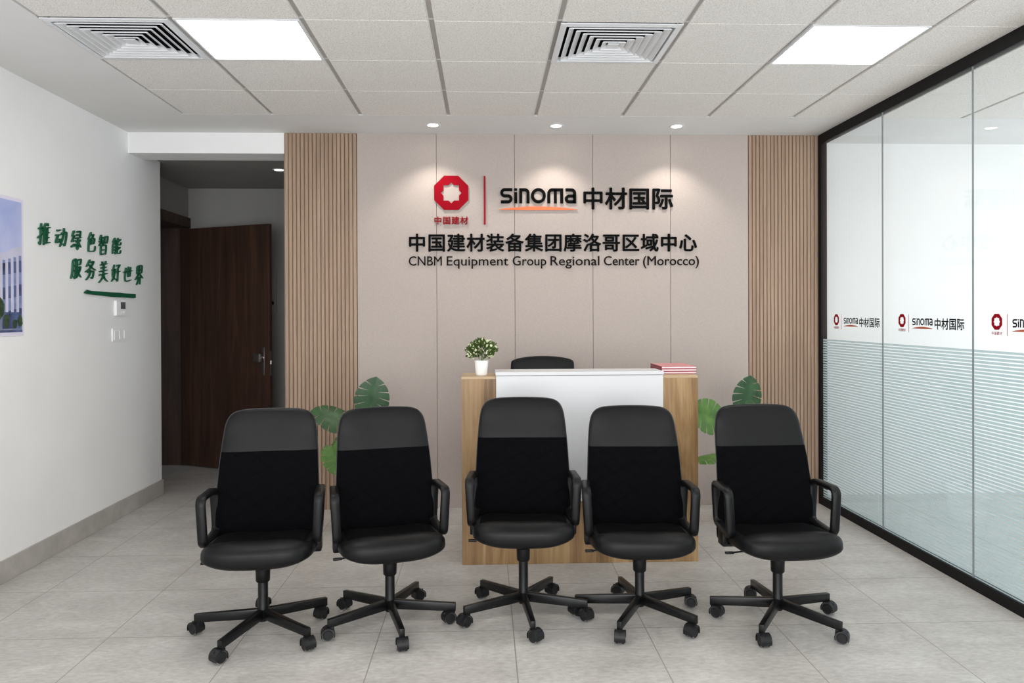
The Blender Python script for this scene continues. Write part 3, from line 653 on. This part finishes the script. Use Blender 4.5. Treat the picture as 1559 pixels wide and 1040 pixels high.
BOOKL = ['top booklet of the pink-red stack on the right desk ledge', 'middle booklet of the pink-red stack on the right desk ledge', 'bottom booklet of the pink-red stack on the right desk ledge']
for k in range(3):
    z = 1.1845+.0168*(2-k); b = thing('booklet', BOOKL[k], 'booklet', (1.262, 5.03, z), random.uniform(-.008, .008), 'booklets on the desk')
    bm = new(); box(bm, -.115, .115, -.165, .165, .0125, .0160, .001, 0, 1); box(bm, -.115, .115, -.165, .165, 0, .0035, .001, 0, 1); box(bm, -.115, -.112, -.165, .165, .003, .013)
    for f in bm.faces:
        if f.calc_center_median().z < .0155: f.material_index = 1
    obj('cover', bm, [m_book, m_bookspine], b)
    bm = new(); box(bm, -.112, .112, -.162, .162, .0035, .0125); obj('pages', bm, m_paper, b)

# small potted plant
p = thing('potted_plant', 'small bushy plant with cream-tipped leaves in a white pot on the desk', 'plant', (-.022, 4.87, 1.1842))
bm = new(); lathe(bm, [(0, 0), (.034, 0), (.037, .004), (.045, .092), (.045, .096), (.041, .096), (.040, .08), (0, .08)], 32); obj('pot', bm, m_pot, p, 40)
bm = new()
for k in range(820):
    th = random.uniform(0, 2*math.pi); u = random.uniform(-.75, 1); rr = random.uniform(.45, 1.0)**.5
    rr *= .93+.10*math.sin(3*th+2.5*u); s = math.sqrt(1-u*u); q = Vector((.096*s*math.cos(th)*rr, .085*s*math.sin(th)*rr, .158+.072*u*rr))
    if q.z < .1 and math.hypot(q.x, q.y) < .05: continue
    out = (q-Vector((0, 0, .12))).normalized(); dirv = (out+Vector((random.uniform(-.6, .6), random.uniform(-.6, .6), random.uniform(-.2, .7)))).normalized()
    sd = dirv.cross(Vector((random.uniform(-1, 1), random.uniform(-1, 1), random.uniform(-1, 1)))).normalized(); nn = dirv.cross(sd)
    L = random.uniform(.016, .028); w = L*.36; mi = 1 if (rr > .8 and random.random() < .34) else 0
    vs = [bm.verts.new(q), bm.verts.new(q+dirv*L*.5+sd*w+nn*.003), bm.verts.new(q+dirv*L), bm.verts.new(q+dirv*L*.5-sd*w+nn*.003)]
    bm.faces.new((vs[0], vs[1], vs[2])).material_index = mi; bm.faces.new((vs[0], vs[2], vs[3])).material_index = mi
obj('foliage', bm, [m_fol1, m_fol2], p)
bm = new()
for k in range(14):
    a = random.uniform(0, 6.28); tube(bm, [(0, 0, .08), (.02*math.cos(a), .02*math.sin(a), .11), (.06*math.cos(a), .055*math.sin(a), .14+random.uniform(0, .06))], .0013, 5)
obj('stems', bm, m_stem, p)

# monstera plants
def leaf(bm, base, tip, nrm, L, Wd, curl=.12, lobes=6):
    base = Vector(base); y = Vector(tip).normalized(); z = Vector(nrm); z = (z-y*z.dot(y)).normalized(); x = y.cross(z)
    marg = crom([(0, .12, 0), (.07, .03, 0), (.20, -.03, 0), (.36, .03, 0), (.47, .18, 0), (.51, .36, 0), (.48, .55, 0), (.39, .73, 0), (.23, .89, 0), (.09, .965, 0), (0, 1.0, 0)], 8)
    nm = len(marg)-1
    def M_(t): 
        q = min(max(t, 0), 1)*nm; i = min(int(q), nm-1); return marg[i].lerp(marg[i+1], q-i)
    def P_(sd, t, u):
        m = M_(t); ry = .13+.85*max(0, (t-.12)/.88)**1.15
        lx = m.x*u; ly = ry+(m.y-ry)*(u**1.12)
        h = -curl*(1.6*lx*lx+.8*max(0, ly-.3)**2) + .16*lx*(1-lx)
        return base+x*(sd*lx*2*Wd*.5)+y*(ly*L)+z*(h*L)
    cuts = [0, .27, .40, .53, .65, .77, 1.0]; dep = [0, .42, .34, .30, .32, .42, 0]
    us = [0, .15, .3, .45, .6, .75, .9, 1]
    for sd in (-1, 1):
        for k in range(lobes):
            ta, tb = cuts[k], cuts[k+1]; rows = []
            for j in range(7):
                row = []
                for u in us:
                    wa = 0 if k == 0 or u <= dep[k] else .002+.010*(u-dep[k]); wb = 0 if k == lobes-1 or u <= dep[k+1] else .002+.010*(u-dep[k+1])
                    rd = .035*max(0, u-.8)/.2 if 0 < k else 0
                    t = ta+wa+(tb-wb-ta-wa)*j/6; f = 1-(.03 if j in (0, 6) and u == 1 and 0 < k < lobes-1 else 0)
                    row.append(bm.verts.new(P_(sd, t, u*f)))
                rows.append(row)
            for A, B in zip(rows, rows[1:]):
                for q in range(len(us)-1): bm.faces.new((A[q], A[q+1], B[q+1], B[q]))
    bmesh.ops.remove_doubles(bm, verts=bm.verts[:], dist=.0004)
def monstera(label, loc, leaves):
    t = thing('monstera_plant', label, 'plant', loc, 0, 'monstera plants'); lo = Vector(loc)
    bm = new(); lathe(bm, [(0, 0), (.11, 0), (.115, .01), (.14, .25), (.145, .26), (.135, .262), (.13, .23), (0, .23)], 36); obj('pot', bm, m_pot, t, 40)
    bm = new(); lathe(bm, [(0, .232), (.129, .231)], 24); obj('soil', bm, m_soil, t)
    for base, tip, nrm, L, Wd, mat, cu in leaves:
        b = Vector(base)-lo; bm = new(); leaf(bm, b, tip, nrm, L, Wd, cu)
        bmesh.ops.solidify(bm, geom=bm.faces[:], thickness=.0012)
        lf = obj('leaf', bm, mat, t, 50)
        y = Vector(tip).normalized(); e = b+y*L*.36-Vector(nrm).normalized()*.004; bm = new()
        s0 = Vector((random.uniform(-.04, .04), random.uniform(-.04, .04), .22))
        tube(bm, crom([s0, s0.lerp(b, .5)+Vector((0, 0, .12)), b, e], 6), lambda q: .006-.003*q, 6); obj('stalk', bm, m_stem, t, 60)
D_, L_ = m_leafd, m_leafl
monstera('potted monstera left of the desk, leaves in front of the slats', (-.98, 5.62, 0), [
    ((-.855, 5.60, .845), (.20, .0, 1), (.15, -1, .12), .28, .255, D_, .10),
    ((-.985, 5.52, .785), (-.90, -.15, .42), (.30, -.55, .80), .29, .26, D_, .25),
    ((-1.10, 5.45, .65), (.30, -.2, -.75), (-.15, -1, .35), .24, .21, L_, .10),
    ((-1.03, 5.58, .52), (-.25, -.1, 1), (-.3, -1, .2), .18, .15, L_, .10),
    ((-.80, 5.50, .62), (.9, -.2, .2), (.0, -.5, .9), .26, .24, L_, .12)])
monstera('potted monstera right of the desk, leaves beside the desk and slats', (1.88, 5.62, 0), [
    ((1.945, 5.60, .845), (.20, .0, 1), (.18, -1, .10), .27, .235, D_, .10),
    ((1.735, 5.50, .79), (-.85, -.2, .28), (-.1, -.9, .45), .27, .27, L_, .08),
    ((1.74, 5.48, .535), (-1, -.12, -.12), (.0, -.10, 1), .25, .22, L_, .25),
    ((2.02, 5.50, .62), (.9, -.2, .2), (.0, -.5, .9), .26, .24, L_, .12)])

# ------------------------------------------------------------------ office chairs
def split_obj(bm, pred):
    """returns (kept, taken) bmeshes"""
    tk = bm.copy()
    bm.faces.ensure_lookup_table(); tk.faces.ensure_lookup_table()
    bmesh.ops.delete(bm, geom=[f for f in bm.faces if pred(f.calc_center_median(), f.normal)], context='FACES')
    bmesh.ops.delete(tk, geom=[f for f in tk.faces if not pred(f.calc_center_median(), f.normal)], context='FACES')
    return bm, tk
RH = [0, .2, .4, .58, .72, .82, .89, .935, .965, .985, .996, 1]
def superell(rho, n): return max(0, 1-rho**n)**(1/n)
def seat_bms():
    out = []
    for i in range(72):
        a = 2*math.pi*i/72; c, s = math.cos(a), math.sin(a); n = 5.4
        r = (abs(c)**n+abs(s)**n)**(-1/n); x, y = .260*c*r, -.03+.222*s*r
        if y < -.03: x *= 1-.05*((-.03-y)/.222)**3; y -= .010*max(0, 1-(x/.262)**2)*((-.03-y)/.222)
        out.append((x, y))
    def fn(p, rho, side):
        x, y = p; e = superell(rho, 3.4); zm = .462-.07*(y+.15)
        if side > 0: z = zm+.066*e + .014*math.exp(-((y+.185)/.05)**2)*e - .010*math.exp(-(x/.12)**2)*e*(1 if y > -.1 else .3)
        else: z = zm-(.022+.046*(1-abs(x/.264)**3.0))*e
        return Vector((x, y, z))
    bm = new(); pad(bm, out, (0, -.03), RH, fn)
    for co, no in (((0, -.148, 0), (0, 1, 0)), ((.222, 0, 0), (1, 0, 0)), ((-.222, 0, 0), (1, 0, 0))):
        bmesh.ops.bisect_plane(bm, geom=bm.verts[:]+bm.edges[:]+bm.faces[:], plane_co=co, plane_no=no)
    bmesh.ops.recalc_face_normals(bm, faces=bm.faces[:]); bm.normal_update()
    return split_obj(bm, lambda c, n: c.y > -.148 and abs(c.x) < .222 and n.z > .1 and c.z > .46)
def interp(z, tab):
    for (a, b), (c, d) in zip(tab, tab[1:]):
        if z <= c: 
            t = max(0, (z-a)/(c-a)); t = t*t*(3-2*t)*.5+t*.5; return b+(d-b)*t
    return tab[-1][1]
SIDE = [(.0, .405), (.10, .405), (.215, .407), (.25, .415), (.2585, .44), (.260, .52), (.258, .60), (.255, .68), (.2505, .78), (.246, .86), (.241, .93), (.2355, .985), (.228, 1.03), (.214, 1.064), (.188, 1.087), (.145, 1.0985), (.07, 1.103), (0, 1.104)]
YT = [(.44, .185), (.56, .178), (.68, .188), (.80, .215), (.90, .245), (1.0, .276), (1.12, .308)]
SEAM = .893
def back_bms():
    right = [(p.x, p.y) for p in crom([(a, b, 0) for a, b in SIDE], 3)]
    out = right + [(-x, z) for x, z in right[::-1][1:-1]]
    def fn(p, rho, side):
        x, z = p; e = superell(rho, 2.6); th = .032
        y = interp(z, YT) - .32*x*x*(1 if z < .9 else .7)
        return Vector((x, y - side*th*e, z))
    bm = new(); pad(bm, out, (0, .80), RH, fn)
    global PIPE
    PIPE = [fn(Vector(p), 1, 1) for p in out]
    bmesh.ops.bisect_plane(bm, geom=bm.verts[:]+bm.edges[:]+bm.faces[:], plane_co=(0, 0, SEAM), plane_no=(0, 0, 1))
    bmesh.ops.remove_doubles(bm, verts=bm.verts[:], dist=.0012)
    bmesh.ops.recalc_face_normals(bm, faces=bm.faces[:]); bm.normal_update()
    return split_obj(bm, lambda c, n: c.z > SEAM)
def arm_bm(s):
    bm = new(); y0, y1, z0, z1, r = -.065, .165, .500, .714, .034; path = []
    for (cy, cz, a0) in ((y0+r, z1-r, 90), (y0+r, z0+r*.6, 180), (y1-r, z0+r, 270), (y1-r, z1-r, 0)):
        rr = r
        for k in range(7):
            a = R(a0+90*k/6); path.append((cy+rr*math.cos(a)*(1), cz+rr*math.sin(a)))
    n = len(path); rows = []
    hw, ht = .0225, .0125
    cs = [(-hw, -ht+.006), (-hw, ht-.006), (-hw+.006, ht), (hw-.006, ht), (hw, ht-.006), (hw, -ht+.006), (hw-.006, -ht), (-hw+.006, -ht)]
    for i in range(n):
        a = Vector(path[(i-1) % n]); b = Vector(path[(i+1) % n]); d = (b-a).normalized(); nn = Vector((d.y, -d.x)); p = Vector(path[i])
        x = .254+.012*(y1-p.x)/(y1-y0)+.012*(p.y-z0)/(z1-z0)
        k = 1.0 if not (p.y > z1-.02) else 1.0
        rows.append([bm.verts.new((s*(x+u*k), p.x+nn.x*w, p.y+nn.y*w)) for u, w in cs])
    for i in range(n):
        A, B = rows[i], rows[(i+1) % n]
        for k in range(8): bm.faces.new((A[k], A[(k+1) % 8], B[(k+1) % 8], B[k]))
    box(bm, *sorted((s*.17, s*.262)), .0, .08, .488, .502, .004) if False else None
    x0, x1 = sorted((s*.16, s*.276)); box(bm, x0, x1, .02, .09, .412, .426, .003)
    x0, x1 = sorted((s*.250, s*.280)); box(bm, x0, x1, .02, .09, .414, .50, .004)
    return bm
def leg_bm():
    bm = new(); x0, x1, w0, w1 = .012, .335, .0150, .0125
    vs = [bm.verts.new(p) for p in ((x0, -w0, .078), (x0, w0, .078), (x0, w0, .126), (x0, -w0, .126), (x1, -w1, .062), (x1, w1, .062), (x1, w1, .103), (x1, -w1, .103))]
    for q in ((0, 1, 2, 3), (4, 7, 6, 5), (0, 3, 7, 4), (1, 5, 6, 2), (3, 2, 6, 7), (0, 4, 5, 1)): bm.faces.new([vs[i] for i in q])
    bmesh.ops.bevel(bm, geom=bm.edges[:], offset=.0035, segments=2, affect='EDGES', profile=.5); return bm
def caster_bms():
    hood = new(); cyl(hood, (0, 0, .045), (0, 0, .070), .009, None, 14); cx, cz, ro = .018, .0315, .0335
    # hood shell over the wheels
    n = 14; a0, a1 = -25, 205
    for w0, w1 in ((-.027, .027),):
        rows = []
        for i in range(n+1):
            a = R(a0+(a1-a0)*i/n); rows.append([hood.verts.new((cx+r*math.cos(a), w, cz+r*math.sin(a))) for r in (ro, ro-.004) for w in (w0, w1)])
        for A, B in zip(rows, rows[1:]):
            for q in ((0, 1), (3, 2), (2, 0), (1, 3)): hood.faces.new((A[q[0]], A[q[1]], B[q[1]], B[q[0]]))
        for A in (rows[0], rows[-1]): hood.faces.new((A[0], A[1], A[3], A[2]))
    box(hood, cx-.028, cx+.028, -.0035, .0035, .012, .06, .003); box(hood, -.012, .02, -.012, .012, .05, .064, .003)
    wh = new(); R0 = .0305
    lathe(wh, [(0, -.009), (.020, -.009), (.0215, -.0075), (.027, -.0085), (R0, -.006), (R0, .006), (.027, .0085), (.0215, .0075), (.020, .009), (0, .009)], 28, lambda k: 1 if k in (3, 5) else 0, 'Y')
    return hood, wh, (cx, cz)

seat_l, seat_f = seat_bms(); back_f, back_h = back_bms()
chair = thing('office_chair', 'x', 'chair', (0, 0, 0), 0, 'row of black office chairs')
UP = []   # upper parts that turn with the seat
UP.append(obj('seat', seat_l, m_leather, chair, 60)); UP.append(obj('seat_panel', seat_f, m_quilt, chair, 60)); UP[-1]['label'] = 'quilted matt fabric seat panel'
UP.append(obj('backrest', back_f, m_quilt, chair, 60)); UP[-1]['label'] = 'quilted matt fabric backrest'
UP.append(obj('headrest', back_h, m_leather, chair, 60)); UP[-1]['label'] = 'smooth leather upper back'
bm = new(); tube(bm, PIPE+PIPE[:1], .0032, 6); UP.append(obj('piping', bm, m_pipe, chair, 60))
for s in (-1, 1): UP.append(obj('armrest', arm_bm(s), m_plastic, chair, 45))
bm = new(); box(bm, -.055, .055, -.02, .13, .352, .43, .010); box(bm, -.17, .17, .0, .07, .415, .44, .004); box(bm, -.035, .035, .10, .20, .37, .41, .008); tube(bm, [(0, .19, .38), (0, .225, .41), (0, .225, .47), (0, .215, .56)], .018, 8)
UP.append(obj('tilt_mechanism', bm, m_metal, chair, 40))
bm = new(); tube(bm, [(-.08, -.02, .40), (-.20, -.03, .402), (-.245, -.035, .40)], .0045, 8); box(bm, -.285, -.24, -.044, -.026, .393, .405, .004); UP.append(obj('height_lever', bm, m_plastic, chair, 40))
bm = new(); lathe(bm, [(0, .285), (.030, .285), (.034, .290), (.035, .33), (.036, .35), (0, .35)], 28); UP.append(obj('column_collar', bm, m_plastic, chair, 40))
bm = new(); lathe(bm, [(0, .066), (.024, .066), (.026, .072), (.026, .135), (.0245, .14), (.0245, .33), (0, .33)], 28); obj('gas_column', bm, m_metal, chair, 40)
LEGS = []; CAST = []
lb = leg_bm(); l0 = obj('leg', lb, m_metal, chair, 30); hood, wh, (ccx, ccz) = caster_bms()
c0 = obj('caster', hood, m_cast, chair, 40); w0 = obj('wheel', wh, [m_cast, m_rim], c0, 35); w0.location = (ccx, -.0145, ccz)
w1 = w0.copy(); COL.objects.link(w1); w1.parent = c0; w1.location = (ccx, .0145, ccz)
LEGS.append(l0); CAST.append(c0)
def dup_child(o, parent):
    c = o.copy(); COL.objects.link(c); c.parent = parent
    for g in list(o.children):
        e = g.copy(); COL.objects.link(e); e.parent = c
    return c
for k in range(4): LEGS.append(dup_child(l0, chair)); CAST.append(dup_child(c0, chair))
def pose(root, up, legs, cast, loc, yaw, a0, dz, spin):
    root.location = (*loc, 0); root.rotation_euler = (0, 0, yaw)
    for o in up: o.location.z = dz
    for k in range(5):
        a = a0+k*2*math.pi/5-yaw
        legs[k].rotation_euler = (0, 0, a); cast[k].location = (.316*math.cos(a), .316*math.sin(a), 0); cast[k].rotation_euler = (0, 0, spin[k]-yaw)
CHAIRS = [((-1.101, 3.773), 6.5, -3.144, -.026, [2.6, -2.2, -.9, -2.0, 1.2], 'black office chair at the left end of the row, in front of the dark door'),
          ((-.488, 3.866), 15, -2.532, -.034, [-2.9, -1.3, -2.7, .6, 2.6], 'second black office chair from the left, turned a little, before the left monstera'),
          ((.197, 3.94), -2, -2.738, .004, [-2.4, -.8, -1.0, .8, 2.2], 'middle black office chair, raised highest, in front of the desk left half'),
          ((.796, 3.877), -3, 2.957, -.040, [-2.7, -1.8, -2.4, -.2, 2.6], 'second black office chair from the right, in front of the desk right half'),
          ((1.487, 3.793), 1.5, 2.86, -.028, [-.7, -1.5, -.5, -.9, 2.8], 'black office chair at the right end of the row, nearest the glass partition')]
roots = []
for k, (loc, yw, a0, dz, spin, label) in enumerate(CHAIRS):
    if k == 0: r_, up, lg_, cs_ = chair, UP, LEGS, CAST
    else:
        r_ = chair.copy(); COL.objects.link(r_)
        mp = {o: dup_child(o, r_) for o in list(chair.children)}
        up = [mp[o] for o in UP]; lg_ = [mp[o] for o in LEGS]; cs_ = [mp[o] for o in CAST]
    r_['label'] = label; pose(r_, up, lg_, cs_, loc, R(yw), a0, dz, spin); roots.append(r_)

# taller chair behind the desk: same kind of base, its own arched back
rc = thing('desk_chair', 'black leather chair behind the desk, only the top of its back showing', 'chair', (.45, 5.66, 0), 0)
keep = {'seat', 'tilt_mechanism', 'column_collar', 'gas_column', 'leg', 'caster', 'seat_panel'}
for o in list(chair.children):
    if o.name.split('.')[0] in keep:
        c = dup_child(o, rc)
        if o in UP: c.location.z = .02
rc.rotation_euler = (0, 0, 0)
SD2 = [(0, .47), (.17, .47), (.215, .482), (.235, .53), (.242, .7), (.246, .9), (.248, 1.05), (.248, 1.165), (.246, 1.195), (.238, 1.214), (.205, 1.229), (.14, 1.242), (.07, 1.249), (0, 1.251)]
rt = [(p.x, p.y) for p in crom([(a, b, 0) for a, b in SD2], 3)]; out = rt+[(-x, z) for x, z in rt[::-1][1:-1]]
bm = new(); pad(bm, out, (0, .88), RH, lambda p, rho, s: Vector((p[0], .185+(p[1]-.47)*.06 - s*.04*superell(rho, 2.6), p[1])))
obj('backrest', bm, m_leather, rc, 60)
